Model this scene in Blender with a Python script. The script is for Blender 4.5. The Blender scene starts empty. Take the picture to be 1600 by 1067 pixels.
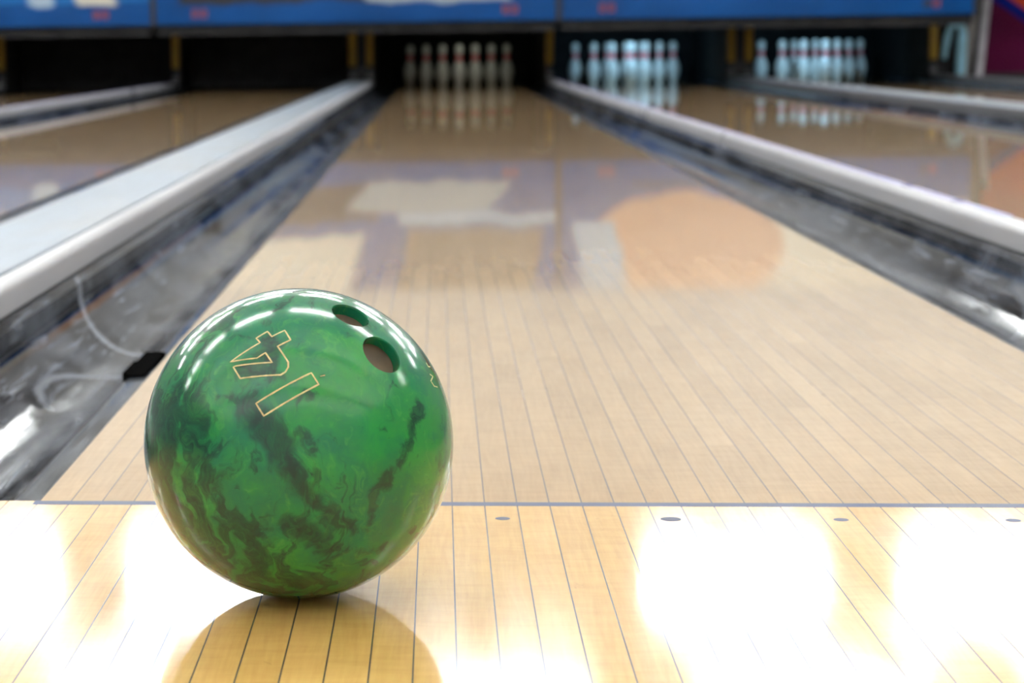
import bpy, bmesh, math, random
from mathutils import Vector, Matrix, noise as mnoise
random.seed(7)
SC = bpy.context.scene
COL = SC.collection

# ------------------------------------------------------------------ camera
CAM_POS = (0.3419, -1.80722, 0.38315)
YAW, PITCH, ROLL = -0.07761, 0.11505, -0.01309          # yaw>0 right, pitch>0 down
F_PX, PPX, PPY = 3398.77, 424.93, 465.63                # focal length and principal point (pixels of 1600x1067)
fw = Vector((math.sin(YAW)*math.cos(PITCH), math.cos(YAW)*math.cos(PITCH), -math.sin(PITCH)))
rt = Vector((math.cos(YAW), -math.sin(YAW), 0))
up = rt.cross(fw)
c_, s_ = math.cos(ROLL), math.sin(ROLL)
rt, up = c_*rt + s_*up, -s_*rt + c_*up
cam_data = bpy.data.cameras.new('camera')
cam = bpy.data.objects.new('camera', cam_data)
COL.objects.link(cam)
cam.matrix_world = Matrix(((rt.x, up.x, -fw.x, CAM_POS[0]), (rt.y, up.y, -fw.y, CAM_POS[1]),
                           (rt.z, up.z, -fw.z, CAM_POS[2]), (0, 0, 0, 1)))
cam_data.sensor_fit = 'HORIZONTAL'
cam_data.sensor_width = 36.0
cam_data.lens = F_PX/1600*36.0
cam_data.shift_x = (800-PPX)/1600
cam_data.shift_y = (PPY-533.5)/1600
cam_data.clip_start = 0.02
cam_data.clip_end = 100
cam_data.dof.use_dof = True
cam_data.dof.focus_distance = 1.56
cam_data.dof.aperture_fstop = 10.5
SC.camera = cam

# ------------------------------------------------------------------ world and exposure
world = bpy.data.worlds.new('world')
SC.world = world
world.use_nodes = True
world.node_tree.nodes['Background'].inputs[0].default_value = (0.8, 0.86, 1.0, 1)
world.node_tree.nodes['Background'].inputs[1].default_value = 0.02
SC.view_settings.view_transform = 'Standard'
SC.view_settings.look = 'None'
SC.view_settings.gamma = 1.0
SC.view_settings.use_curve_mapping = False
SC.view_settings.exposure = 0.0

TUBE_POWER = 75.0            # emission of the fluorescent tubes

FILL_POWER = 75.0            # emission of the fill tubes added over the approach

# ------------------------------------------------------------------ dimensions
BW = 1.0541/39               # one board
LANE_W = 1.0541
GUT = 0.228                  # gutter width
CAP_N, CAP_W = 0.050, 0.225  # narrow and wide dividers
LANE_END = 19.2
DIV_TOP = 0.078
CENTRES = {3: 0.52705}
CENTRES[4] = CENTRES[3] + LANE_W + 2*GUT + CAP_N
CENTRES[5] = CENTRES[4] + LANE_W + 2*GUT + CAP_W
CENTRES[2] = CENTRES[3] - LANE_W - 2*GUT - CAP_W
CENTRES[1] = CENTRES[2] - LANE_W - 2*GUT - CAP_N
CENTRES[0] = CENTRES[1] - LANE_W - 2*GUT - CAP_W
MASK_Y, MASK_Z0, MASK_Z1 = 16.0, 0.570, 1.62
CEIL = 3.6

# ------------------------------------------------------------------ helpers
def link_obj(name, data, parent=None, loc=(0, 0, 0)):
    o = bpy.data.objects.new(name, data)
    COL.objects.link(o)
    o.location = loc
    if parent is not None:
        o.parent = parent
    return o

def tag(o, label=None, cat=None, group=None, kind=None):
    if label: o['label'] = label
    if cat: o['category'] = cat
    if group: o['group'] = group
    if kind: o['kind'] = kind
    return o

def empty(name, loc=(0, 0, 0)):
    o = link_obj(name, None, None, loc)
    o.empty_display_size = 0.05
    return o

def mesh_of(bm, mat, smooth=False, name='mesh'):
    bmesh.ops.recalc_face_normals(bm, faces=bm.faces)
    me = bpy.data.meshes.new(name)
    bm.to_mesh(me); bm.free()
    if mat: me.materials.append(mat)
    if smooth:
        for p in me.polygons: p.use_smooth = True
        try: me.set_sharp_from_angle(angle=math.radians(40))
        except Exception: pass
    return me

def box(bm, x0, x1, y0, y1, z0, z1):
    v = [bm.verts.new(p) for p in ((x0, y0, z0), (x1, y0, z0), (x1, y1, z0), (x0, y1, z0),
                                   (x0, y0, z1), (x1, y0, z1), (x1, y1, z1), (x0, y1, z1))]
    for f in ((0, 3, 2, 1), (4, 5, 6, 7), (0, 1, 5, 4), (1, 2, 6, 5), (2, 3, 7, 6), (3, 0, 4, 7)):
        bm.faces.new([v[i] for i in f])

def box_mesh(dims, mat, bevel=0.0, name='mesh', seg=2):
    bm = bmesh.new(); box(bm, *dims)
    if bevel:
        bmesh.ops.bevel(bm, geom=list(bm.edges), offset=bevel, segments=seg, profile=0.5, affect='EDGES')
    return mesh_of(bm, mat, bool(bevel), name)

def extrude_y(profile, y0, y1, mat, closed=True, smooth=True, cuts=1, name='mesh'):
    """extrude an (x, z) profile along y"""
    bm = bmesh.new()
    rows = []
    for k in range(cuts+1):
        y = y0 + (y1-y0)*k/cuts
        rows.append([bm.verts.new((x, y, z)) for x, z in profile])
    n = len(profile)
    for k in range(cuts):
        for i in range(n if closed else n-1):
            j = (i+1) % n
            bm.faces.new((rows[k][i], rows[k][j], rows[k+1][j], rows[k+1][i]))
    if closed:
        bm.faces.new(rows[0]); bm.faces.new(rows[-1])
    return mesh_of(bm, mat, smooth, name)

def lathe(profile, seg, mat, name='mesh'):
    bm = bmesh.new(); rings = []
    for r, z in profile:
        if r < 1e-6: rings.append([bm.verts.new((0, 0, z))])
        else: rings.append([bm.verts.new((r*math.cos(2*math.pi*i/seg), r*math.sin(2*math.pi*i/seg), z)) for i in range(seg)])
    for a, b in zip(rings, rings[1:]):
        for i in range(seg):
            j = (i+1) % seg
            if len(a) == 1 and len(b) == 1: continue
            if len(a) == 1: bm.faces.new((a[0], b[j], b[i]))
            elif len(b) == 1: bm.faces.new((a[i], a[j], b[0]))
            else: bm.faces.new((a[i], a[j], b[j], b[i]))
    return mesh_of(bm, mat, True, name)

def tube_mesh(pts, rad, mat, seg=10, closed=False, name='mesh'):
    """tube along points; rad a number or a list"""
    pts = [Vector(p) for p in pts]; n = len(pts)
    bm = bmesh.new(); rings = []
    for i, p in enumerate(pts):
        a = pts[(i-1) % n] if (closed or i > 0) else p
        b = pts[(i+1) % n] if (closed or i < n-1) else p
        t = (b-a).normalized()
        ref = Vector((0, 0, 1)) if abs(t.z) < 0.9 else Vector((0, 1, 0))
        u = t.cross(ref).normalized(); w = u.cross(t)
        r = rad[i] if isinstance(rad, (list, tuple)) else rad
        rings.append([bm.verts.new(p + r*(math.cos(2*math.pi*k/seg)*u + math.sin(2*math.pi*k/seg)*w)) for k in range(seg)])
    for i in range(n if closed else n-1):
        a, b = rings[i], rings[(i+1) % n]
        for k in range(seg):
            bm.faces.new((a[k], a[(k+1) % seg], b[(k+1) % seg], b[k]))
    if not closed:
        bm.faces.new(rings[0]); bm.faces.new(rings[-1])
    return mesh_of(bm, mat, True, name)

# ------------------------------------------------------------------ node helper
class NT:
    def __init__(self, name):
        self.m = bpy.data.materials.new(name); self.m.use_nodes = True
        self.t = self.m.node_tree; self.n = self.t.nodes
        self.b = self.n['Principled BSDF']
    def node(self, typ, **kw):
        nd = self.n.new(typ)
        for k, v in kw.items(): setattr(nd, k, v)
        return nd
    def put(self, sock, v):
        if isinstance(v, bpy.types.NodeSocket): self.t.links.new(v, sock)
        elif isinstance(v, (tuple, list)) and len(v) == 3 and sock.type == 'RGBA': sock.default_value = (*v, 1)
        else: sock.default_value = v
    def math(self, op, a, b=0.0, c=None, clamp=False):
        nd = self.node('ShaderNodeMath', operation=op, use_clamp=clamp)
        self.put(nd.inputs[0], a); self.put(nd.inputs[1], b)
        if c is not None: self.put(nd.inputs[2], c)
        return nd.outputs[0]
    def vmath(self, op, a, b=None, scale=None, out=0):
        nd = self.node('ShaderNodeVectorMath', operation=op)
        self.put(nd.inputs[0], a)
        if b is not None: self.put(nd.inputs[1], b)
        if scale is not None: self.put(nd.inputs['Scale'], scale)
        return nd.outputs[out]
    def mix(self, f, a, b, typ='MIX'):
        nd = self.node('ShaderNodeMix', data_type='RGBA', blend_type=typ)
        self.put(nd.inputs[0], f); self.put(nd.inputs[6], a); self.put(nd.inputs[7], b)
        return nd.outputs[2]
    def rng(self, v, a, b, c=0.0, d=1.0, interp='LINEAR'):
        nd = self.node('ShaderNodeMapRange', interpolation_type=interp)
        for i, x in enumerate((v, a, b, c, d)): self.put(nd.inputs[i], x)
        return nd.outputs[0]
    def noise(self, vec, scale, detail=3.0, rough=0.5, dist=0.0, color=False):
        nd = self.node('ShaderNodeTexNoise')
        self.put(nd.inputs['Vector'], vec); nd.inputs['Scale'].default_value = scale
        nd.inputs['Detail'].default_value = detail; nd.inputs['Roughness'].default_value = rough
        nd.inputs['Distortion'].default_value = dist
        return nd.outputs[1 if color else 0]
    def pos(self): return self.node('ShaderNodeNewGeometry').outputs['Position']
    def obj(self): return self.node('ShaderNodeTexCoord').outputs['Object']
    def sep(self, v):
        nd = self.node('ShaderNodeSeparateXYZ'); self.put(nd.inputs[0], v); return nd.outputs
    def comb(self, x, y, z):
        nd = self.node('ShaderNodeCombineXYZ')
        for i, v in enumerate((x, y, z)): self.put(nd.inputs[i], v)
        return nd.outputs[0]
    def bump(self, h, strength, dist=0.001):
        nd = self.node('ShaderNodeBump'); self.put(nd.inputs['Height'], h)
        nd.inputs['Strength'].default_value = strength; nd.inputs['Distance'].default_value = dist
        return nd.outputs[0]
    def set(self, **kw):
        for k, v in kw.items(): self.put(self.b.inputs[k.replace('_', ' ')], v)
        return self.m

def plain(name, col, rough=0.5, metal=0.0, var=0.15, scale=8.0, **kw):
    t = NT(name)
    f = t.noise(t.obj(), scale, 4)
    c = t.mix(t.rng(f, .3, .7), tuple(x*(1-var) for x in col), tuple(min(1, x*(1+var)) for x in col))
    return t.set(Base_Color=c, Roughness=t.rng(f, .3, .7, rough*.85, rough*1.15), Metallic=metal, **kw)

def wood(name, light, dark, coat_rough, tint=1.0, stripes=False, bump=0.0):
    t = NT(name)
    P = t.pos(); x, y, z = t.sep(P)[:3]
    if stripes:
        brd = t.math('FLOOR', t.math('DIVIDE', x, BW))
        wn = t.node('ShaderNodeTexWhiteNoise', noise_dimensions='1D'); t.put(wn.inputs['W'], brd)
        rnd = wn.outputs[0]
    else:
        rnd = t.node('ShaderNodeObjectInfo').outputs['Random']
    # pieces of uneven length along one board
    seg = t.math('FLOOR', t.math('ADD', t.math('MULTIPLY', y, 0.9), t.math('MULTIPLY', rnd, 17.0)))
    wn2 = t.node('ShaderNodeTexWhiteNoise', noise_dimensions='2D')
    t.put(wn2.inputs['Vector'], t.comb(seg, t.math('MULTIPLY', rnd, 91.0), 0.0))
    r2 = wn2.outputs[0]
    off = t.math('MULTIPLY', rnd, 40.0)
    Pg = t.comb(t.math('ADD', x, off), t.math('MULTIPLY', y, 0.05), off)
    warp = t.noise(t.comb(t.math('MULTIPLY', x, 6.0), t.math('MULTIPLY', y, 2.5), off), 1.0, 2)
    Pg2 = t.vmath('ADD', Pg, t.comb(t.math('MULTIPLY', warp, .03), 0.0, 0.0))
    grain = t.noise(Pg2, 260.0, 4, .6)
    figure = t.noise(t.comb(t.math('ADD', t.math('MULTIPLY', x, 18.0), off), t.math('MULTIPLY', y, 75.0), 0.0), 1.0, 3, .6, .6)
    blotch = t.noise(t.comb(t.math('ADD', t.math('MULTIPLY', x, 7.0), off), t.math('MULTIPLY', y, 3.0), 0.0), 1.0, 3)
    f = t.math('ADD', t.math('MULTIPLY', t.rng(grain, .3, .7), .34), t.math('MULTIPLY', r2, .34))
    f = t.math('ADD', f, t.math('MULTIPLY', t.rng(figure, .38, .66), .19))
    f = t.math('ADD', f, t.math('MULTIPLY', t.rng(blotch, .35, .65), .26))
    f = t.math('SUBTRACT', f, .16, clamp=True)
    c = t.mix(f, light, dark)
    # fine scuffs
    sc = t.rng(t.noise(t.comb(t.math('MULTIPLY', x, 90.0), t.math('MULTIPLY', y, 40.0), 3.0), 1.0, 2, .5, 1.5), .70, .78)
    c = t.mix(t.math('MULTIPLY', sc, .22), c, tuple(v*.45 for v in dark))
    t.set(Base_Color=c, Roughness=.42, Specular_IOR_Level=.25, Coat_Weight=1.0, Coat_IOR=1.5,
          Coat_Roughness=t.rng(t.noise(t.comb(t.math('MULTIPLY', x, 30.0), t.math('MULTIPLY', y, 4.0), 0.0), 1.0, 3), .3, .7, coat_rough*.8, coat_rough*1.25))
    if bump:
        h = t.noise(t.comb(t.math('MULTIPLY', x, 420.0), t.math('MULTIPLY', y, 160.0), off), 1.0, 2)
        t.put(t.b.inputs['Coat Normal'], t.bump(h, bump, .0004))
    return t.m

M = {}
M['approach'] = wood('approach_maple', (.79, .515, .175), (.52, .285, .065), .10, bump=.06)
M['lane'] = wood('lane_maple', (.58, .385, .185), (.36, .215, .085), .032)
M['lane_far'] = wood('lane_maple_far', (.58, .385, .185), (.36, .215, .085), .032, stripes=True)
M['filler'] = plain('joint_filler', (.045, .045, .060), .4, Coat_Weight=.8, Coat_Roughness=.09)
M['lane_filler'] = plain('lane_joint_filler', (.055, .050, .060), .4, Coat_Weight=1.0, Coat_Roughness=.032)
M['foul'] = plain('foul_line_inlay', (.050, .062, .115), .5, Specular_IOR_Level=.25)
M['dot'] = plain('dot_inlay', (.050, .055, .09), .5, Specular_IOR_Level=.25)
M['black'] = plain('black_paint', (.010, .010, .012), .7)
M['pit'] = plain('pit_black', (.004, .004, .005), .9)
M['rubber'] = plain('black_rubber', (.003, .003, .003), .9, Specular_IOR_Level=.0)
M['subfloor'] = plain('dark_subfloor', (.02, .02, .022), .9)
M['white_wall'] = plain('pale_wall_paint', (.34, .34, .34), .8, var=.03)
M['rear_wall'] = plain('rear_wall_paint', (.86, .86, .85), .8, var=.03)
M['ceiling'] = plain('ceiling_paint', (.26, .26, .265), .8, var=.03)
M['housing'] = plain('lamp_housing_enamel', (.85, .85, .85), .4, var=.03)
M['rail'] = plain('rail_plastic', (.47, .475, .51), .3, var=.02, scale=1.0)
M['rail_dark'] = plain('rail_groove', (.10, .10, .11), .5)
M['lavender'] = plain('lavender_strip', (.30, .28, .56), .3, var=.03)
M['yellow'] = plain('yellow_paint', (.30, .18, .012), .6)
M['kick'] = plain('kickback_panel', (.012, .012, .013), .7)
M['bolt'] = plain('grey_steel', (.10, .10, .105), .5)
M['carpet'] = plain('dark_side_floor', (.05, .045, .05), .9)
M['pin_red'] = plain('pin_red_stripe', (.85, .035, .07), .3)
M['pin'] = plain('pin_white_plastic', (.82, .82, .80), .25, var=.04, Coat_Weight=.5)
M['led_red'] = plain('red_number', (.13, .012, .025), .5)
M['hose'] = plain('pale_blue_plastic', (.30, .58, .72), .4)
M['grey_board'] = plain('grey_board', (.20, .18, .17), .7)
M['grey_post'] = plain('light_grey_post', (.48, .46, .50), .5)
M['insert'] = plain('brown_hole_bottom', (.062, .042, .022), .7, var=.4, scale=60)
M['gold'] = plain('gold_paint', (.62, .51, .26), .45, var=.25, scale=200)

def tube_material(name='fluorescent_tube', power=TUBE_POWER):
    t = NT(name)
    t.set(Base_Color=(.9, .9, .9), Emission_Color=(.97, 1.0, .985), Emission_Strength=power)
    return t.m
M['tube'] = tube_material()
M['fill_tube'] = tube_material('fill_tube', FILL_POWER)

def plate_material():
    t = NT('brushed_cap_plate')
    x, y, z = t.sep(t.pos())[:3]
    f = t.noise(t.comb(t.math('MULTIPLY', x, 6.0), t.math('MULTIPLY', y, 1.6), 0.0), 1.0, 5, .6, .4)
    g = t.noise(t.comb(t.math('MULTIPLY', x, 120.0), t.math('MULTIPLY', y, 3.0), 0.0), 1.0, 3)
    c = t.mix(t.rng(f, .35, .65), (.13, .19, .27), (.235, .255, .28))
    c = t.mix(t.math('MULTIPLY', t.rng(g, .4, .75), .35), c, (.10, .115, .14))
    return t.set(Base_Color=c, Roughness=t.rng(f, .3, .7, .35, .5), Metallic=.1)
M['plate'] = plate_material()

def gutter_material():
    t = NT('scuffed_grey_gutter')
    x, y, z = t.sep(t.pos())[:3]
    a = t.noise(t.comb(t.math('MULTIPLY', x, 9.0), t.math('MULTIPLY', y, 2.2), 1.0), 1.0, 5, .65, .6)
    c = t.mix(t.rng(a, .43, .58), (.005, .006, .009), (.062, .071, .092))
    # soft pale streaks along the channel
    s = t.noise(t.comb(t.math('MULTIPLY', x, 70.0), t.math('MULTIPLY', y, 5.0), 4.0), 1.0, 4, .6, 1.2)
    c = t.mix(t.math('MULTIPLY', t.rng(s, .52, .74), .45), c, (.13, .145, .175))
    # cross-wise ball scuffs
    v = t.node('ShaderNodeTexNoise', noise_type='RIDGED_MULTIFRACTAL') if 'noise_type' in bpy.types.ShaderNodeTexNoise.bl_rna.properties else None
    if v:
        t.put(v.inputs['Vector'], t.comb(t.math('MULTIPLY', x, 6.0), t.math('MULTIPLY', y, 4.0), 7.0))
        v.inputs['Scale'].default_value = 1.6; v.inputs['Detail'].default_value = 1.0
        c = t.mix(t.math('MULTIPLY', t.rng(v.outputs[0], 1.25, 1.6), .35), c, (.24, .26, .31))
    # a few long curved scuffs worn into the channel beside the ball
    for cx, cy, r, w, y0, y1, amt in ((-.02, 1.93, .27, .011, 1.25, 1.90, .75), (-.10, .98, .075, .010, .82, 1.20, .6), (-.21, .62, .13, .008, .50, .78, .4), (1.10, 1.75, .16, .010, 1.4, 1.75, .45)):
        d = t.vmath('DISTANCE', t.comb(x, t.math('MULTIPLY', y, .45), 0.0), (cx, cy*.45, 0.0), out=1)
        d = t.math('ABSOLUTE', t.math('SUBTRACT', d, r))
        d = t.math('ADD', d, t.math('MULTIPLY', t.math('SUBTRACT', s, .5), .012))
        m = t.rng(d, 0.0, w, 1.0, 0.0, 'SMOOTHSTEP')
        m = t.math('MULTIPLY', m, t.math('MULTIPLY', t.rng(y, y0-.05, y0+.08), t.rng(y, y1-.05, y1+.05, 1.0, 0.0)))
        if cx < 0: m = t.math('MULTIPLY', m, t.rng(x, .02, -.02))
        c = t.mix(t.math('MULTIPLY', m, amt), c, (.30, .33, .39))
    # crossed hairline scratches
    for rot, amt in ((.5, .5), (-.8, .4), (1.3, .35)):
        mp = t.node('ShaderNodeMapping'); t.put(mp.inputs['Vector'], t.comb(x, t.math('MULTIPLY', y, .5), 0.0))
        mp.inputs['Rotation'].default_value = (0, 0, rot); mp.inputs['Scale'].default_value = (150.0, 9.0, 1.0)
        k = t.noise(mp.outputs[0], 1.0, 2, .5, .5)
        c = t.mix(t.math('MULTIPLY', t.rng(k, .60, .70), amt), c, (.25, .28, .34))
    wob = t.noise(t.comb(t.math('MULTIPLY', x, 22.0), t.math('MULTIPLY', y, 9.0), 2.0), 1.0, 4, .6)
    t.put(t.b.inputs['Normal'], t.bump(wob, .18, .003))
    return t.set(Base_Color=c, Roughness=t.rng(a, .35, .65, .05, .17), IOR=1.22)
M['gutter'] = gutter_material()

def art_material(name, shapes, base=(.0, .042, .17)):
    """printed masking panel; shapes = (x0, x1, z0, z1, slant, colour) in the panel's own metres"""
    t = NT(name)
    P = t.obj()
    wp = t.vmath('ADD', P, t.vmath('SCALE', t.vmath('SUBTRACT', t.noise(P, 2.2, 3, color=True), (.5, .5, .5)), scale=.16))
    x, y, z = t.sep(wp)[:3]
    n = t.noise(P, 1.3, 3)
    c = t.mix(t.rng(n, .35, .65), tuple(v*.8 for v in base), tuple(v*1.15 for v in base))
    for x0, x1, z0, z1, sl, colr in shapes:
        if sl == 'E':        # ellipse: centre x0, z0, radii x1, z1
            d = t.vmath('LENGTH', t.comb(t.math('DIVIDE', t.math('SUBTRACT', x, x0), x1), 0.0, t.math('DIVIDE', t.math('SUBTRACT', z, z0), z1)), out=1)
            c = t.mix(t.rng(d, .94, 1.04, 1.0, 0.0), c, colr); continue
        xs = t.math('ADD', x, t.math('MULTIPLY', z, sl))
        m = t.math('MULTIPLY', t.rng(xs, x0-.03, x0+.03), t.rng(xs, x1-.03, x1+.03, 1.0, 0.0))
        m = t.math('MULTIPLY', m, t.math('MULTIPLY', t.rng(z, z0-.012, z0+.012), t.rng(z, z1-.02, z1+.02, 1.0, 0.0)))
        c = t.mix(m, c, colr)
    return t.set(Base_Color=c, Roughness=.5, Specular_IOR_Level=.2)

# ------------------------------------------------------------------ room shell
def struct(name, me, label=None, loc=(0, 0, 0)):
    o = link_obj(name, me, None, loc)
    return tag(o, label, None, None, 'structure')

XL, XR, YB, YF = -9.0, 8.0, -5.6, 20.6
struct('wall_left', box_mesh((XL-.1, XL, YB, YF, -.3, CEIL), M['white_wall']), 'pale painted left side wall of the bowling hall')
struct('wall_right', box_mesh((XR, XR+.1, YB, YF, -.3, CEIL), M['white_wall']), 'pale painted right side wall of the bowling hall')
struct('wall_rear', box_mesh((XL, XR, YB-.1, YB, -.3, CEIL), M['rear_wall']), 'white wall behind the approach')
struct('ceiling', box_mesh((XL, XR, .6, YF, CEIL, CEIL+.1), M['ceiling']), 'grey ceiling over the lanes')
struct('ceiling_approach', box_mesh((XL, XR, YB, .6, CEIL, CEIL+.1), M['rear_wall']), 'white ceiling over the approach')
struct('wall_above_masking', box_mesh((XL, XR, MASK_Y+.12, MASK_Y+.22, MASK_Z1-.05, CEIL), M['white_wall']), 'pale wall above the blue masking panels')
struct('floor_slab', box_mesh((XL, XR, YB, YF, -.32, -.22), M['subfloor']), 'dark slab below the lanes')
struct('wall_pit', box_mesh((XL, 4.75, 20.2, 20.3, -.22, .9), M['pit']), 'black curtain wall behind the pins')
struct('ceiling_pit', box_mesh((XL, 4.75, MASK_Y+.12, 20.2, .78, .84), M['pit']), 'black underside of the pin machines')

def end_wall_material():
    t = NT('maroon_mural')
    P = t.pos(); x, y, z = t.sep(P)[:3]
    n = t.noise(P, 2.0, 3)
    c = t.mix(t.rng(n, .3, .7), (.075, .004, .030), (.095, .006, .040))
    d = t.math('ADD', z, t.math('MULTIPLY', t.math('SUBTRACT', x, 5.2), .70))     # stripes fall to the right
    c = t.mix(t.rng(d, .695, .705), c, (.004, .012, .20))
    c = t.mix(t.rng(d, .805, .815), c, (.62, .07, .03))
    c = t.mix(t.rng(z, 1.35, 1.42), c, (.40, .36, .33))
    return t.set(Base_Color=c, Roughness=.6, Specular_IOR_Level=.05)
M['mural'] = end_wall_material()
struct('wall_end', box_mesh((5.13, XR, 17.9, 18.0, -.22, CEIL), M['mural']), 'maroon end wall with slanting blue and orange bands')
struct('floor_side', box_mesh((4.66, XR, 0, 17.9, -.22, -.004), M['carpet']), 'dark floor strip right of the last lane')
struct('trim_1', box_mesh((5.0, XR, 17.84, 17.9, -.004, .07), M['black']), 'black skirting below the maroon wall')
# ------------------------------------------------------------------ approach floor
floor = tag(empty('floor', (0, 0, 0)), 'pale maple approach floor of narrow boards before the foul line', None, None, 'structure')
AX0, AX1 = -48, 92       # board numbers built singly
link_obj('joint_filler', box_mesh((AX0*BW, AX1*BW, -4.8, -.015, -.05, -.00022), M['filler']), floor)

def board_mesh(w, y0, y1, mat, name):
    prof = [(-w/2, -.03), (w/2, -.03), (w/2, 0), (-w/2, 0)]
    return extrude_y(prof, y0, y1, mat, smooth=False, name=name)
ab = board_mesh(BW-.00105, -4.8, -.015, M['approach'], 'approach_board')
ab_long = board_mesh(BW-.00105, -4.8, 0.0, M['approach'], 'approach_board_side')
for k in range(AX0, AX1):
    inside = 0 <= k < 39
    b = link_obj('board', ab if inside else ab_long, floor, ((k+.5)*BW, 0, random.uniform(-.00006, 0)))
fl_l = link_obj('wood_field', box_mesh((XL, AX0*BW, -4.8, 0, -.05, 0), M['lane_far']), floor)
fl_r = link_obj('wood_field', box_mesh((AX1*BW, XR, -4.8, 0, -.05, 0), M['lane_far']), floor)
fl_b = link_obj('wood_field', box_mesh((XL, XR, YB, -4.8, -.05, 0), M['lane_far']), floor)
link_obj('foul_line', box_mesh((-.004, LANE_W+.004, -.015, 0.0, -.05, .00005), M['foul']), floor)
for i in range(7):       # inlaid dots, five boards apart
    k = 4.5 + 5*i
    r = .0085 if i in (3,) else .0062
    d = lathe([(0, .00012), (r-.0002, .00012), (r, -.0003), (0, -.0003)], 28, M['dot'])
    link_obj('approach_dot', d, floor, (k*BW, -.0635, 0))

# ------------------------------------------------------------------ lanes
lane_words = {0: 'outermost left lane', 1: 'far left lane', 2: 'unlit lane left of the wide grey divider', 3: 'middle lane behind the green ball',
              4: 'lane right of the middle lane', 5: 'far right lane by the maroon wall'}
lb = board_mesh(BW-.0011, 0.0, LANE_END, M['lane'], 'lane_board')
for n, cx in CENTRES.items():
    x0 = cx-LANE_W/2
    if n in (2, 3, 4):
        ln = tag(empty('lane_floor', (x0, 0, 0)), 'maple bowling lane of narrow boards, ' + lane_words[n], None, None, 'structure')
        link_obj('joint_filler', box_mesh((0.0015, LANE_W-.0015, 0, LANE_END, -.06, -.00015), M['lane_filler']), ln)
        for k in range(39):
            link_obj('board', lb, ln, ((k+.5)*BW, 0, random.uniform(-.00005, 0)))
        for sx in (0, LANE_W):
            link_obj('lane_edge', box_mesh((sx-.0012, sx+.0012, 0, LANE_END, -.06, -.0006), M['black']), ln)
    else:
        struct('lane_floor', box_mesh((x0, x0+LANE_W, 0, LANE_END, -.06, 0), M['lane_far']), 'maple bowling lane, ' + lane_words[n])

# ------------------------------------------------------------------ gutters
def gutter_profile(side, inset=0.0, drop=0.0, w=GUT):
    """side=-1: gutter left of a lane edge at x=0.  open shell with thickness"""
    top = [(-inset, -.004-drop), (-.023, -.0045-drop), (-.030, -.007-drop)]
    n = 18
    xa, xb = .030, w-.012
    for i in range(1, n):
        a = math.pi*i/n
        x = xa + (xb-xa)*(1-math.cos(a))/2
        zl = -.007-drop + (.020+.007+drop)*(i/n)**2
        top.append((-x, zl - .058*math.sin(a)**.9))
    top += [(-xb, .022), (-w, .030)]
    bot = [(x, z-.004) for x, z in reversed(top)]
    pr = top + bot
    return [(side*-1*x if side > 0 else x, z) for x, z in pr]

CLIP_Y = 0.80
def gutter(lane, side):
    cx = CENTRES[lane]; xe = cx + side*LANE_W/2
    where = {-1: 'left', 1: 'right'}[side]
    words = {(3, -1): 'scuffed grey gutter left of the middle lane, beside the green ball', (3, 1): 'scuffed grey gutter along the right edge of the middle lane'}
    lab = words.get((lane, side), f'dark gutter, {where} side of the ' + lane_words[lane])
    g = tag(empty('gutter', (xe, 0, 0)), lab, 'gutter', 'lane gutters')
    if (lane, side) == (3, -1):
        link_obj('channel', extrude_y(gutter_profile(side, .0014), .002, CLIP_Y, M['gutter'], cuts=2), g)
        link_obj('channel', extrude_y(gutter_profile(side, .016, .012), CLIP_Y, LANE_END, M['gutter'], cuts=4), g)
        bm = bmesh.new(); box(bm, -.032, -.007, CLIP_Y-.08, CLIP_Y+.12, -.030, -.001); box(bm, -.038, -.030, CLIP_Y-.05, CLIP_Y+.05, -.026, -.003)
        link_obj('joint_clip', mesh_of(bm, M['rubber']), g)
    else:
        link_obj('channel', extrude_y(gutter_profile(side, .004, .002), .002, LANE_END, M['gutter'], cuts=5), g)
    pr = gutter_profile(side, .0014)
    half = len(pr)//2
    link_obj('end_lip', extrude_y([(x, z+.0012) for x, z in pr[:half]] + pr[half:], -.0005, .002, M['black'], smooth=False), g)
for n in CENTRES:
    for s in (-1, 1): gutter(n, s)

# ------------------------------------------------------------------ lane dividers
def rail_profile(x0, x1, z0, z1, r, n=8):
    pts = [(x0, z0)]
    for i in range(n+1):
        a = math.pi - math.pi/2*i/n
        pts.append((x0+r+r*math.cos(a), z1-r+r*math.sin(a)))
    for i in range(n+1):
        a = math.pi/2 - math.pi/2*i/n
        pts.append((x1-r+r*math.cos(a), z1-r+r*math.sin(a)))
    pts.append((x1, z0))
    return pts

def divider(x0, w, label):
    g = tag(empty('lane_divider', (x0, 0, 0)), label, 'divider', 'lane dividers')
    link_obj('core', box_mesh((.006, w-.006, 0, 17.46, -.2, .036), M['rail_dark']), g)
    if w < .1:
        link_obj('rail', extrude_y(rail_profile(0, w, .036, DIV_TOP, .018), 0, 17.46, M['rail'] if x0 < 4 else M['rail_dark'], cuts=4), g)
        if x0 < 4: link_obj('top_strip', extrude_y([(w*.42, DIV_TOP-.001), (w*.42, DIV_TOP+.0012), (w*.80, DIV_TOP+.0012), (w*.80, DIV_TOP-.001)], 2.0 if x0 > 0 else 0, 17.46, M['lavender'], smooth=False), g)
    else:
        rw = .036
        link_obj('rail', extrude_y(rail_profile(w-rw, w, .036, DIV_TOP, .016), 0, 17.46, M['rail'], cuts=4), g)
        link_obj('rail', extrude_y(rail_profile(0, .014, .036, DIV_TOP-.004, .006), 0, 17.46, M['rail_dark'], cuts=4), g)
        link_obj('cap_plate', extrude_y(rail_profile(.015, w-rw-.003, .036, DIV_TOP-.003, .003, 3), 0, 17.46, M['plate'], smooth=False), g)
    return g
def right_edge(n): return CENTRES[n]+LANE_W/2+GUT
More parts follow.
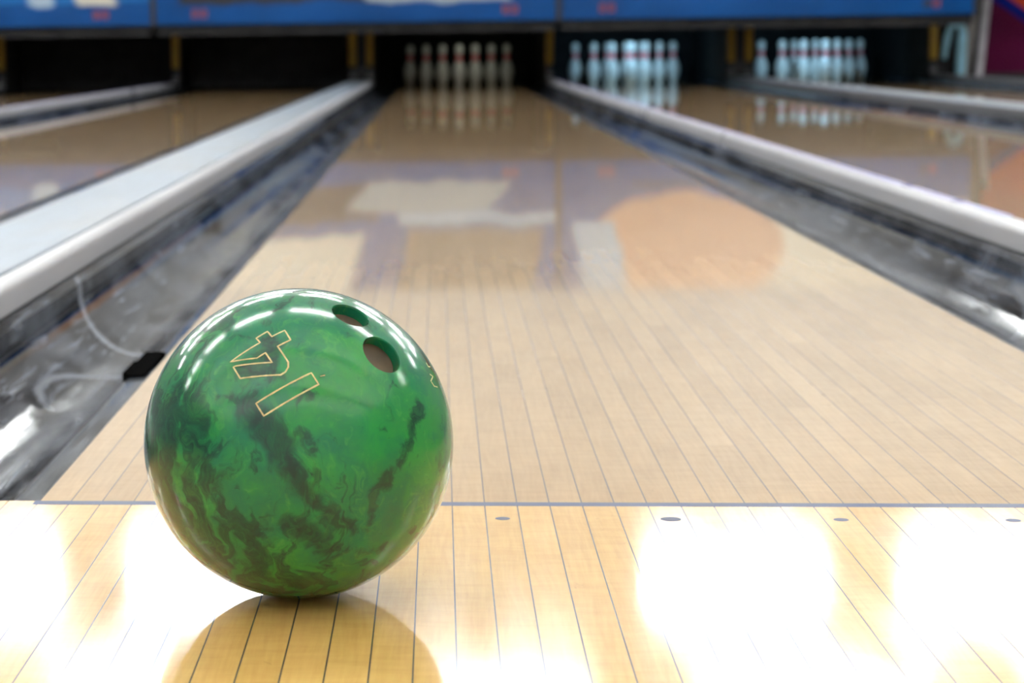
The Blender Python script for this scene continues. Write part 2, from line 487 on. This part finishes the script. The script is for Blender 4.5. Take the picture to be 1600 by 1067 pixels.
DIVS = [(right_edge(0), CAP_W, 'wide divider at the far left, beyond the far left lane'),
        (right_edge(1), CAP_N, 'narrow pale rail between the two unlit lanes on the left'),
        (right_edge(2), CAP_W, 'wide pale blue metal divider left of the middle lane'),
        (right_edge(3), CAP_N, 'narrow pale rail with lavender strip right of the middle lane'),
        (right_edge(4), CAP_W, 'wide pale divider between the two brightly lit right lanes'),
        (right_edge(5), CAP_N, 'narrow dark rail right of the last lane, near the maroon wall')]
for d in DIVS: divider(*d)

# ------------------------------------------------------------------ kickbacks with yellow posts at the end of each divider
kick_words = ['at the far left edge', 'between the two unlit left lanes', 'left of the middle lane pins', 'right of the middle lane pins',
              'between the two lanes of blue lit pins', 'beside the bent blue hose']
for (x0, w, _), kw in zip(DIVS, kick_words):
    g = tag(empty('kickback', (x0+w/2, 17.5, 0)), 'black partition with yellow post ' + kw, 'partition', 'pin deck partitions')
    link_obj('panel', box_mesh((-w/2+.002, w/2-.002, .02, 2.65, -.2, .775), M['kick']), g)
    posts = (0,) if w < .1 else (-w/2+.035, w/2-.035)
    for px in posts:
        link_obj('post', box_mesh((px-.032, px+.032, -.02, .019, .20, .50), M['yellow'], .008), g)
        link_obj('foot_bracket', box_mesh((px-.028, px+.028, -.03, .019, .085, .135), M['bolt'], .006), g)

# ------------------------------------------------------------------ masking panels
CREAM, DARK, ORANGE, PALE = (.46, .44, .38), (.02, .019, .021), (.40, .235, .15), (.26, .34, .43)
arts = [
    art_material('masking_print_a', [(.0, 3.3, .19, 1.1, 0, (.005, .09, .27)), (.9, 1.1, .19, .24, 0, PALE), (1.6, 1.85, .175, .26, 0, PALE), (2.3, 2.5, .175, .3, .2, PALE), (2.75, 3.05, .17, .32, .4, CREAM), (.6, 2.6, .42, .9, .5, CREAM)]),
    art_material('masking_print_b', [(.22, 1.86, .165, .50, .05, DARK), (1.86, 3.02, .165, .42, .7, (.23, .27, .30)), (.2, 1.9, .60, 1.1, .3, CREAM), (2.2, 3.3, .55, 1.1, .2, (.12, .10, .08)), (2.0, 3.4, .42, .52, 0, PALE)]),
    art_material('masking_print_c', [(.60, 1.20, .178, .215, .0, DARK), (1.75, 3.3, .36, 1.1, .1, CREAM), (.75, 1.9, .62, 1.1, .1, CREAM), (1.02, .80, .72, .46, 'E', ORANGE), (.0, .35, .5, 1.1, -.2, PALE)]),
]
MUNIT = LANE_W*2 + 4*GUT + CAP_N + CAP_W
mx = [right_edge(1)+CAP_N/2 - MUNIT, right_edge(1)+CAP_N/2, right_edge(3)+CAP_N/2]
mwords = ['blue printed masking panel over the unlit lanes at the left edge', 'blue printed masking panel over the middle lane and its left neighbour',
          'blue printed masking panel over the two lanes of blue lit pins']
numx = [[(1.605, 'c')], [(.38, 'b'), (2.905, 'b')], [(.38, 'c'), (2.93, 'd')]]
numx = [[2.865], [.382, 2.905], [.385, 2.945]]
def glyph(mat):
    """small square ring, one blurred lane-number digit"""
    bm = bmesh.new(); w, h, s, d = .052, .068, .015, .006
    for b in ((-w/2, w/2, -d, 0, -h/2, -h/2+s), (-w/2, w/2, -d, 0, h/2-s, h/2), (-w/2, -w/2+s, -d, 0, -h/2+s, h/2-s), (w/2-s, w/2, -d, 0, -h/2+s, h/2-s), (-w/2+s, w/2-s, -d, 0, -.007, .007)):
        box(bm, *b)
    return mesh_of(bm, mat)
gm, gm_d = glyph(M['led_red']), glyph(M['black'])
for i, x in enumerate(mx):
    g = tag(empty('masking_panel', (x, MASK_Y, 0)), mwords[i], 'panel', 'masking panels above the pins')
    link_obj('printed_board', box_mesh((.022, MUNIT-.022, 0, .03, 0, MASK_Z1-MASK_Z0), arts[i], .004), g, (0, 0, MASK_Z0))
    link_obj('end_trim', box_mesh((-.020, .020, -.012, .05, MASK_Z0-.02, MASK_Z1), M['black'], .004), g)
    if i == 2: link_obj('end_trim', box_mesh((MUNIT-.02, MUNIT+.03, -.012, .05, MASK_Z0-.02, MASK_Z1), M['black'], .004), g)
    link_obj('valance', box_mesh((.024, MUNIT-.024, .052, .11, MASK_Z0-.085, MASK_Z0+.25), M['pit']), g)
    for j, nx in enumerate(numx[i]):
        for q in (-1, 1):
            link_obj('digit', gm_d if (i == 2 and j == 1 and q < 0) else gm, g, (nx+q*.036, -.001, MASK_Z0+.088))
# far left unit beyond the frame
g = tag(empty('masking_panel', (mx[0]-MUNIT, MASK_Y, 0)), 'blue printed masking panel beyond the left edge of the view', 'panel', 'masking panels above the pins')
link_obj('printed_board', box_mesh((.022, MUNIT-.022, 0, .03, 0, MASK_Z1-MASK_Z0), arts[0], .004), g, (0, 0, MASK_Z0))
link_obj('end_trim', box_mesh((-.020, .020, -.012, .05, MASK_Z0-.02, MASK_Z1), M['black'], .004), g)

# ------------------------------------------------------------------ pins
IN = .0254
PIN = [(0, 0), (1.0, 0), (1.05, .08), (1.414, .75), (1.953, 2.25), (2.255, 3.375), (2.383, 4.5), (2.2815, 5.875), (1.8515, 7.25), (1.236, 8.625), (.9825, 9.375),
       (.8985, 10.0), (.935, 10.875), (1.047, 11.75), (1.203, 12.625), (1.2735, 13.5), (1.20, 14.15), (.95, 14.6), (.55, 14.9), (0, 15.0)]
def pin_r(zi):
    for (r0, z0), (r1, z1) in zip(PIN[1:], PIN[2:]):
        if z0 <= zi <= z1: return r0+(r1-r0)*(zi-z0)/(z1-z0)
def smooth_profile():
    out = [(0, 0), (1.0*IN, 0)]
    pts = PIN[1:]
    for i in range(len(pts)-1):
        p0, p1, p2, p3 = pts[max(i-1, 0)], pts[i], pts[i+1], pts[min(i+2, len(pts)-1)]
        for k in range(1, 4):
            t = k/3
            f = lambda a, b, c, d: .5*((2*b)+(-a+c)*t+(2*a-5*b+4*c-d)*t*t+(-a+3*b-3*c+d)*t**3)
            out.append((max(0, f(p0[0], p1[0], p2[0], p3[0]))*IN, f(p0[1], p1[1], p2[1], p3[1])*IN))
    out[-1] = (0, 15*IN)
    return out
pin_body = lathe(smooth_profile(), 24, M['pin'], 'pin_body')
def stripe(z0, z1):
    n = 4; p = [((pin_r(z0)-.05)*IN, z0*IN)]
    for i in range(n+1):
        z = z0+(z1-z0)*i/n; p.append(((pin_r(z)+.022)*IN, z*IN))
    p.append(((pin_r(z1)-.05)*IN, z1*IN))
    return lathe(p, 24, M['pin_red'], 'pin_stripe')
st1, st2 = stripe(9.15, 9.95), stripe(10.25, 11.1)
spots = []
names = ['head pin at the front', 'left pin of the second row', 'right pin of the second row', 'left pin of the third row', 'middle pin of the third row', 'right pin of the third row',
         'leftmost pin of the back row', 'second pin from the left in the back row', 'third pin from the left in the back row', 'rightmost pin of the back row']
for row in range(4):
    for k in range(row+1): spots.append(((k-row/2)*.3048, 18.288+row*.26396))
pin_lane = {3: 'dim white pin in middle lane',
            4: 'blue lit pin right of middle lane', 5: 'blue lit pin in far right lane'}
for n in (3, 4, 5):
    for i, (dx, y) in enumerate(spots):
        g = tag(empty('bowling_pin', (CENTRES[n]+dx, y, .0)), f'{pin_lane[n]}, {names[i]}', 'bowling pin', 'bowling pins standing in racks')
        link_obj('body', pin_body, g); link_obj('neck_stripe', st1, g); link_obj('neck_stripe', st2, g)

# black boards added to keep the left pits dark; no pins stand there
for n, wd in ((0, 'outermost left lane'), (1, 'far left lane'), (2, 'lane left of the wide divider')):
    g = tag(empty('darkening_board', (CENTRES[n], 17.95, 0)), 'black board added to darken the pit of the ' + wd, 'guard', 'boards added to darken the left pits')
    link_obj('board', box_mesh((-.70, .70, 0, .02, .012, .46), M['pit'], .004), g)
    for q in (-1, 1): link_obj('arm', box_mesh((q*.68-.015, q*.68+.015, .02, .9, .40, .45), M['black'], .004), g)

# lamps behind the masking that light the pins (off over the two left lanes)
lamp_words = {3: 'dim lamp above the middle lane pins', 4: 'bright bluish lamp above the pins right of the middle lane', 5: 'bright bluish lamp above the far right pins'}
for n, power, colr in ((3, .45, (.95, 1.0, .78)), (4, 4.2, (.38, .73, 1.0)), (5, 4.0, (.38, .73, 1.0))):
    g = tag(empty('pin_lamp', (CENTRES[n]+{3: .12, 4: .05, 5: -.16}[n], 17.72, .70)), lamp_words[n] + ', behind the masking', 'lamp', 'pin deck lamps')
    link_obj('housing', box_mesh((-.42, .42, -.05, .02, -.02, .06), M['black'], .005), g)
    ld = bpy.data.lights.new('pin_lamp_light', 'AREA'); ld.shape = 'RECTANGLE'; ld.size = .14; ld.size_y = .05
    ld.energy = power; ld.color = colr; ld.spread = math.radians(110)
    lo = bpy.data.objects.new('light', ld); COL.objects.link(lo); lo.parent = g; lo.location = (0, .035, .0)
    lo.rotation_euler = (math.radians(72), 0, 0)         # faces the pins

# ------------------------------------------------------------------ things at the right end
pts = [(4.72, 17.6, .20), (4.725, 17.6, .28), (4.745, 17.6, .40), (4.775, 17.6, .49), (4.815, 17.6, .535), (4.855, 17.6, .50), (4.872, 17.6, .42), (4.868, 17.6, .30), (4.862, 17.6, .15), (4.858, 17.6, .0)]
link_h = link_obj('bent_hose', tube_mesh(pts, [.02, .026, .032, .037, .040, .040, .040, .045, .045, .04], M['hose'], 14))
tag(link_h, 'pale blue hose bent over beside the last lane', 'hose')
bm = bmesh.new()
v = [bm.verts.new(p) for p in ((4.90, 17.7, -.004), (4.95, 17.7, -.004), (5.03, 17.7, .6), (4.93, 17.7, .6), (4.90, 17.74, -.004), (4.95, 17.74, -.004), (5.03, 17.74, .6), (4.93, 17.74, .6))]
for f in ((0, 1, 2, 3), (7, 6, 5, 4), (0, 4, 5, 1), (1, 5, 6, 2), (2, 6, 7, 3), (3, 7, 4, 0)): bm.faces.new([v[i] for i in f])
tag(link_obj('grey_board', mesh_of(bm, M['grey_board'])), 'grey tapered board standing between bent hose and pale post', 'board')
bm = bmesh.new()
v = [bm.verts.new(p) for p in ((5.02, 17.72, -.004), (5.075, 17.72, -.004), (5.16, 17.72, .95), (5.09, 17.72, .95), (5.02, 17.78, -.004), (5.075, 17.78, -.004), (5.16, 17.78, .95), (5.09, 17.78, .95))]
for f in ((0, 1, 2, 3), (7, 6, 5, 4), (0, 4, 5, 1), (1, 5, 6, 2), (2, 6, 7, 3), (3, 7, 4, 0)): bm.faces.new([v[i] for i in f])
tag(link_obj('leaning_post', mesh_of(bm, M['grey_post'])), 'pale grey post leaning beside the maroon wall', 'post')
struct('wall_machine', box_mesh((4.66, 5.13, 17.86, 17.9, -.2, 1.7), M['black']), 'black panel closing the machines at the right')

# ------------------------------------------------------------------ ceiling lights
rows = [13.4, 10.2, 6.2, 1.9]
cols = [-6.65, -4.85, -3.05, -1.25, .55, 2.40, 4.20, 6.0]
tube_me = tube_mesh([(-.62, 0, 0), (.62, 0, 0)], .022, M['tube'], 10)
cap_me = box_mesh((-.012, .012, -.018, .018, -.02, .05), M['housing'], .003)
bm = bmesh.new()
pr = [(-.17, .0), (-.15, .0), (-.045, .055), (.045, .055), (.15, .0), (.17, .0), (.10, .085), (-.10, .085)]
ra = [bm.verts.new((-.66, a, b)) for a, b in pr]; rb = [bm.verts.new((.66, a, b)) for a, b in pr]
for i in range(len(pr)):
    j = (i+1) % len(pr); bm.faces.new((ra[i], ra[j], rb[j], rb[i]))
bm.faces.new(ra); bm.faces.new(rb)
house_me = mesh_of(bm, M['housing'])
rw_words = ['farthest row', 'second farthest row', 'third farthest row', 'nearest row']
cw_words = ['first from left', 'second from left', 'third from left', 'fourth from left', 'fourth from right', 'third from right', 'second from right', 'first from right']
for r, ry in enumerate(rows):
    for c, cx in enumerate(cols):
        if r == 0 and c == 4: continue          # no fitting over the middle lane in the farthest row
        g = tag(empty('ceiling_light', (cx, ry, CEIL-.16)), f'twin tube ceiling light, {cw_words[c]} in the {rw_words[r]}', 'ceiling light', 'twin tube ceiling lights')
        link_obj('housing', house_me, g, (0, 0, .0))
        for q in (-1, 1):
            tb = link_obj('tube', tube_me, g, (0, q*.095, -.02))
            for e in (-1, 1): link_obj('socket', cap_me, tb, (e*.632, 0, 0))
        link_obj('hanger', box_mesh((-.3, .3, -.03, .03, .085, .16), M['housing']), g)

# added fill lights, out of view over the approach, tubes in upward-open troughs
trough = [(-.13, .0), (.13, .0), (.15, .14), (.138, .14), (.118, .012), (-.118, .012), (-.138, .14), (-.15, .14)]
up_me = tube_mesh([(-.6, 0, 0), (.6, 0, 0)], .022, M['fill_tube'], 8)
for yy, wd in ((-4.6, 'rearmost'), (-2.7, 'middle'), (-.8, 'front')):
    g = tag(empty('fill_uplight', (-.5, yy, 2.72)), wd + ' of three white fill troughs added over the approach, out of view', 'fill light', 'added fill uplights')
    bm = bmesh.new()
    ra = [bm.verts.new((-7.4, a, b)) for a, b in trough]; rb = [bm.verts.new((7.4, a, b)) for a, b in trough]
    for k in range(len(trough)):
        q = (k+1) % len(trough); bm.faces.new((ra[k], ra[q], rb[q], rb[k]))
    for r_ in (ra, rb):
        bm.faces.new([r_[n] for n in (0, 1, 4, 5)]); bm.faces.new([r_[n] for n in (1, 2, 3, 4)]); bm.faces.new([r_[n] for n in (0, 5, 6, 7)])
    link_obj('trough', mesh_of(bm, M['housing']), g)
    for k in range(11): link_obj('tube', up_me, g, (-6.7+k*1.34, 0, .07))
    for k in (-6, -2, 2, 6): link_obj('hanger_rod', tube_mesh([(k, 0, .01), (k, 0, CEIL-2.72)], .006, M['housing'], 6), g)

# ------------------------------------------------------------------ bowling ball
R = .10795
BALL = Vector((.24281, -.31151, R))
FOUR = [(-0.3666, -0.6855, 0.6291), (-0.1855, -0.6435, 0.7426), (-0.2135, -0.608, 0.7647), (-0.1452, -0.5782, 0.8028), (-0.115, -0.62, 0.7761), (-0.0377, -0.585, 0.8101), (0.0028, -0.6502, 0.7598), (-0.0748, -0.685, 0.7247), (-0.0051, -0.7695, 0.6387), (-0.004, -0.7909, 0.6119), (-0.0207, -0.8107, 0.5851), (-0.0484, -0.821, 0.5688), (-0.2988, -0.7856, 0.5418), (-0.3472, -0.7192, 0.6019), (-0.3303, -0.7213, 0.6089), (-0.1045, -0.764, 0.6367), (-0.149, -0.7094, 0.6889), (-0.1998, -0.726, 0.658)]
ONE = [(-0.196, -0.8931, 0.4049), (0.1365, -0.8041, 0.5786), (0.183, -0.8387, 0.513), (-0.146, -0.931, 0.3346)]
DASH = [(0.1903, -0.8078, 0.5578), (0.2193, -0.797, 0.5628)]
MARK1 = [(0.8278, -0.1438, 0.5424), (0.8421, -0.1508, 0.5178), (0.8527, -0.107, 0.5113)]
MARK2 = [(0.8509, -0.2141, 0.4798), (0.8708, -0.1754, 0.4593), (0.8581, -0.2596, 0.4431), (0.8779, -0.2493, 0.4087), (0.8979, -0.1954, 0.3944)]
HOLES = [(0.3613, -0.3199, 0.8759), (0.561, -0.5087, 0.653)]
SWIRL = [((-0.238, -0.906, 0.349), (-0.052, -0.988, 0.149), 0.1), ((-0.052, -0.988, 0.149), (0.077, -0.993, -0.085), 0.071), ((0.077, -0.993, -0.085), (0.234, -0.935, -0.266), 0.05),
         ((0.234, -0.935, -0.266), (0.468, -0.78, -0.415), 0.037), ((0.044, -0.999, 0.03), (0.17, -0.985, -0.0), 0.029), ((0.775, -0.549, 0.313), (0.697, -0.715, 0.059), 0.037),
         ((0.697, -0.715, 0.059), (0.511, -0.842, -0.174), 0.033), ((0.511, -0.842, -0.174), (0.497, -0.792, -0.356), 0.021), ((-0.873, -0.374, 0.312), (-0.749, -0.657, 0.086), 0.091),
         ((-0.749, -0.657, 0.086), (-0.627, -0.774, -0.092), 0.062), ((-0.813, -0.499, 0.301), (-0.656, -0.613, 0.44), 0.033), ((-0.572, -0.787, -0.229), (-0.531, -0.78, -0.331), 0.029),
         ((-0.219, -0.923, -0.318), (-0.191, -0.895, -0.403), 0.029), ((-0.458, -0.583, -0.672), (-0.262, -0.739, -0.621), 0.041), ((-0.217, -0.675, -0.705), (0.008, -0.601, -0.799), 0.05),
         ((0.009, -0.946, -0.324), (0.212, -0.847, -0.488), 0.054), ((-0.153, -0.63, 0.761), (-0.106, -0.745, 0.659), 0.066), ((-0.282, -0.762, 0.582), (-0.043, -0.82, 0.571), 0.041),
         ((0.259, -0.842, -0.473), (0.565, -0.621, -0.543), 0.037), ((-0.602, -0.784, 0.15), (-0.518, -0.856, 0.005), 0.033), ((-0.705, -0.533, 0.468), (-0.606, -0.72, 0.338), 0.037),
         ((0.079, -0.971, 0.224), (0.163, -0.976, 0.147), 0.029), ((-0.398, -0.809, 0.432), (-0.115, -0.935, 0.335), 0.037)]

def ball_material():
    t = NT('marbled_green_urethane')
    P = t.vmath('SCALE', t.obj(), scale=1.0/R)
    w1 = t.vmath('SUBTRACT', t.noise(P, 2.6, 3, .55, color=True), (.5, .5, .5))
    w2 = t.vmath('SUBTRACT', t.noise(P, 11.0, 3, .6, color=True), (.5, .5, .5))
    Q = t.vmath('ADD', P, t.vmath('SCALE', w1, scale=.20))
    Q = t.vmath('ADD', Q, t.vmath('SCALE', w2, scale=.09))
    # folded streaks that run down to the right
    mp = t.node('ShaderNodeMapping'); t.put(mp.inputs['Vector'], t.vmath('ADD', P, t.vmath('SCALE', w1, scale=.55)))
    mp.inputs['Rotation'].default_value = (0.35, math.radians(32), 0.2); mp.inputs['Scale'].default_value = (5.2, 4.0, 1.15)
    st = t.noise(mp.outputs[0], 1.0, 7, .60, .9)
    mp2 = t.node('ShaderNodeMapping'); t.put(mp2.inputs['Vector'], t.vmath('ADD', P, t.vmath('SCALE', w1, scale=.8)))
    mp2.inputs['Rotation'].default_value = (-.4, math.radians(28), 0.9); mp2.inputs['Scale'].default_value = (9.0, 7.0, 2.4)
    st2 = t.noise(mp2.outputs[0], 1.0, 6, .62, 1.4)
    # light base: bluish green clouds and yellow green clouds
    x_, y_, z_ = t.sep(P)[:3]
    cl = t.noise(t.vmath('ADD', P, t.vmath('SCALE', w1, scale=1.2)), 1.6, 5, .55)
    cl = t.math('ADD', cl, t.math('MULTIPLY', z_, -.10))
    c = t.mix(t.rng(cl, .36, .64), (.003, .118, .058), (.015, .185, .036))
    c = t.mix(t.math('MULTIPLY', t.rng(st2, .54, .74), .55), c, (.050, .26, .052))
    # where the marbling is dense: left side and lower half
    reg = t.math('ADD', t.rng(x_, -.75, .25, .16, 0.0), t.rng(z_, .5, -.8, -.03, .07))
    dark = t.math('MULTIPLY', t.rng(t.math('ADD', st, reg), .555, .665, 0.0, 1.0, 'SMOOTHSTEP'), .90)
    jit = t.math('MULTIPLY', t.math('SUBTRACT', st, .5), .22)
    jit = t.math('ADD', jit, t.math('MULTIPLY', t.math('SUBTRACT', st2, .5), .14))
    for a, b, w in SWIRL:
        A, B = Vector(a), Vector(b); D = B-A
        pa = t.vmath('SUBTRACT', Q, tuple(A))
        h = t.math('MULTIPLY', t.vmath('DOT_PRODUCT', pa, tuple(D), out=1), 1.0/D.length_squared, clamp=True)
        d = t.vmath('DISTANCE', pa, t.vmath('SCALE', tuple(D), scale=h), out=1)
        d = t.math('SUBTRACT', d, jit)
        dark = t.math('MAXIMUM', dark, t.rng(d, w*.6, w*1.4+.02, 1.0, 0.0, 'SMOOTHSTEP'))
    dark = t.math('MULTIPLY', dark, t.rng(st2, .36, .62, 1.0, .62))
    c = t.mix(dark, c, (.0003, .020, .018))
    # short dark nicks
    nk = t.noise(t.vmath('MULTIPLY', P, (26.0, 26.0, 70.0)), 1.0, 1, .5, 2.0)
    c = t.mix(t.math('MULTIPLY', t.rng(nk, .74, .78), .5), c, (.004, .02, .012))
    rough = t.rng(t.noise(P, 5.0, 4), .3, .7, .10, .17)
    h = t.noise(t.vmath('MULTIPLY', P, (60.0, 60.0, 150.0)), 1.0, 2)
    t.set(Base_Color=c, Roughness=.4, Specular_IOR_Level=.08, Coat_Weight=1.0, Coat_IOR=1.38, Coat_Roughness=rough)
    return t.m
M['ball'] = ball_material()

def build_ball():
    bm = bmesh.new()
    bmesh.ops.create_uvsphere(bm, u_segments=256, v_segments=128, radius=R)
    me = mesh_of(bm, M['ball'], True, 'ball_body')
    body = link_obj('ball_body', me)
    cutters = []
    for d, hr in zip(HOLES, (.0128, .0142)):
        d = Vector(d).normalized()
        s = math.sqrt(R*R-hr**2)
        prof = [(0, -.045), (hr, -.045), (hr, s-R-.0022)]
        for k in range(6):              # rounded rim
            a = k/5*math.pi/2*.93
            prof.append((hr+.0022*(1-math.cos(a)), s-R-.0022+.0030*math.sin(a)))
        prof += [(prof[-1][0]+.0006, .004), (0, .004)]
        cm = lathe(prof, 96, M['ball'])
        co = link_obj('cutter', cm)
        q = d.to_track_quat('Z', 'Y')
        co.matrix_world = Matrix.Translation(d*R) @ q.to_matrix().to_4x4()
        md = body.modifiers.new('hole', 'BOOLEAN'); md.object = co; md.operation = 'DIFFERENCE'; md.solver = 'EXACT'
        cutters.append(co)
    bpy.context.view_layer.update()
    dg = bpy.context.evaluated_depsgraph_get()
    new = bpy.data.meshes.new_from_object(body.evaluated_get(dg))
    body.modifiers.clear(); body.data = new
    for co in cutters: bpy.data.objects.remove(co)
    for p in new.polygons: p.use_smooth = True
    # exact sphere normals outside the holes
    nrm = []
    for p in new.polygons:
        on = all(abs(new.vertices[v].co.length-R) < 2e-4 for v in p.vertices)
        for v in p.vertices:
            co = new.vertices[v].co
            if on or abs(co.length-R) < 2e-5 and p.normal.dot(co.normalized()) > .97: nrm.append(co.normalized())
            else:
                best = None
                for d in HOLES:
                    d = Vector(d).normalized()
                    rad = co - d*co.dot(d)
                    if rad.length < .02 and co.dot(d) > 0: best = (d, rad)
                if best and abs(p.normal.dot(best[0])) < .3: nrm.append(-best[1].normalized())
                else: nrm.append(p.normal.copy())
    new.normals_split_custom_set([tuple(n) for n in nrm])
    return body

ball = tag(empty('bowling_ball', (BALL.x, BALL.y, 0)), 'glossy marbled green bowling ball resting on the pale approach boards', 'bowling ball')
body = build_ball(); body.parent = ball; body.location = (0, 0, R)
for d, hr in zip(HOLES, (.0128, .0142)):
    d = Vector(d).normalized()
    me = lathe([(0, 0), (hr-.0001, 0), (hr-.0001, .0015), (0, .0015)], 48, M['insert'])
    o = link_obj('hole_bottom', me, ball); o['label'] = 'brown bottom of a finger hole'
    o.matrix_local = Matrix.Translation(Vector((0, 0, R)) + d*(R-.0100)) @ d.to_track_quat('Z', 'Y').to_matrix().to_4x4()

def engraved(pts, closed, width, name, label):
    """flat painted groove lying on the sphere"""
    P = [Vector(p).normalized() for p in pts]
    segs = list(zip(P, P[1:] + ([P[0]] if closed else [])))
    if not closed: segs = segs[:len(P)-1]
    path = []
    for a, b in segs:
        n = max(2, int((b-a).length*R/.0012))
        for k in range(n): path.append((a.lerp(b, k/n)).normalized())
    if not closed: path.append(P[-1])
    bm = bmesh.new(); rows_ = []; N = len(path)
    for i, p in enumerate(path):
        a = path[(i-1) % N] if closed or i else p
        b = path[(i+1) % N] if closed or i < N-1 else p
        t = (b-a).normalized(); s = p.cross(t).normalized()
        w = width*(1+.25*mnoise.noise(p*60))
        rows_.append([bm.verts.new(p*(R+h)+s*x) for x, h in ((-w, -.0003), (-w*.6, .00018), (w*.6, .00018), (w, -.0003))])
    for i in range(N if closed else N-1):
        a, b = rows_[i], rows_[(i+1) % N]
        for k in range(3): bm.faces.new((a[k], a[k+1], b[k+1], b[k]))
    o = link_obj(name, mesh_of(bm, M['gold'], True), ball, (0, 0, R)); o['label'] = label
engraved(FOUR, True, .00074, 'number_outline', 'gold outline of the figure 4')
engraved(ONE, True, .00074, 'number_outline', 'gold outline of the figure 1')
engraved(DASH, False, .0005, 'gold_nick', 'small gold dash')
engraved(MARK1, False, .0006, 'gold_mark', 'worn gold logo strokes')
engraved(MARK2, False, .0006, 'gold_mark', 'worn gold logo strokes')
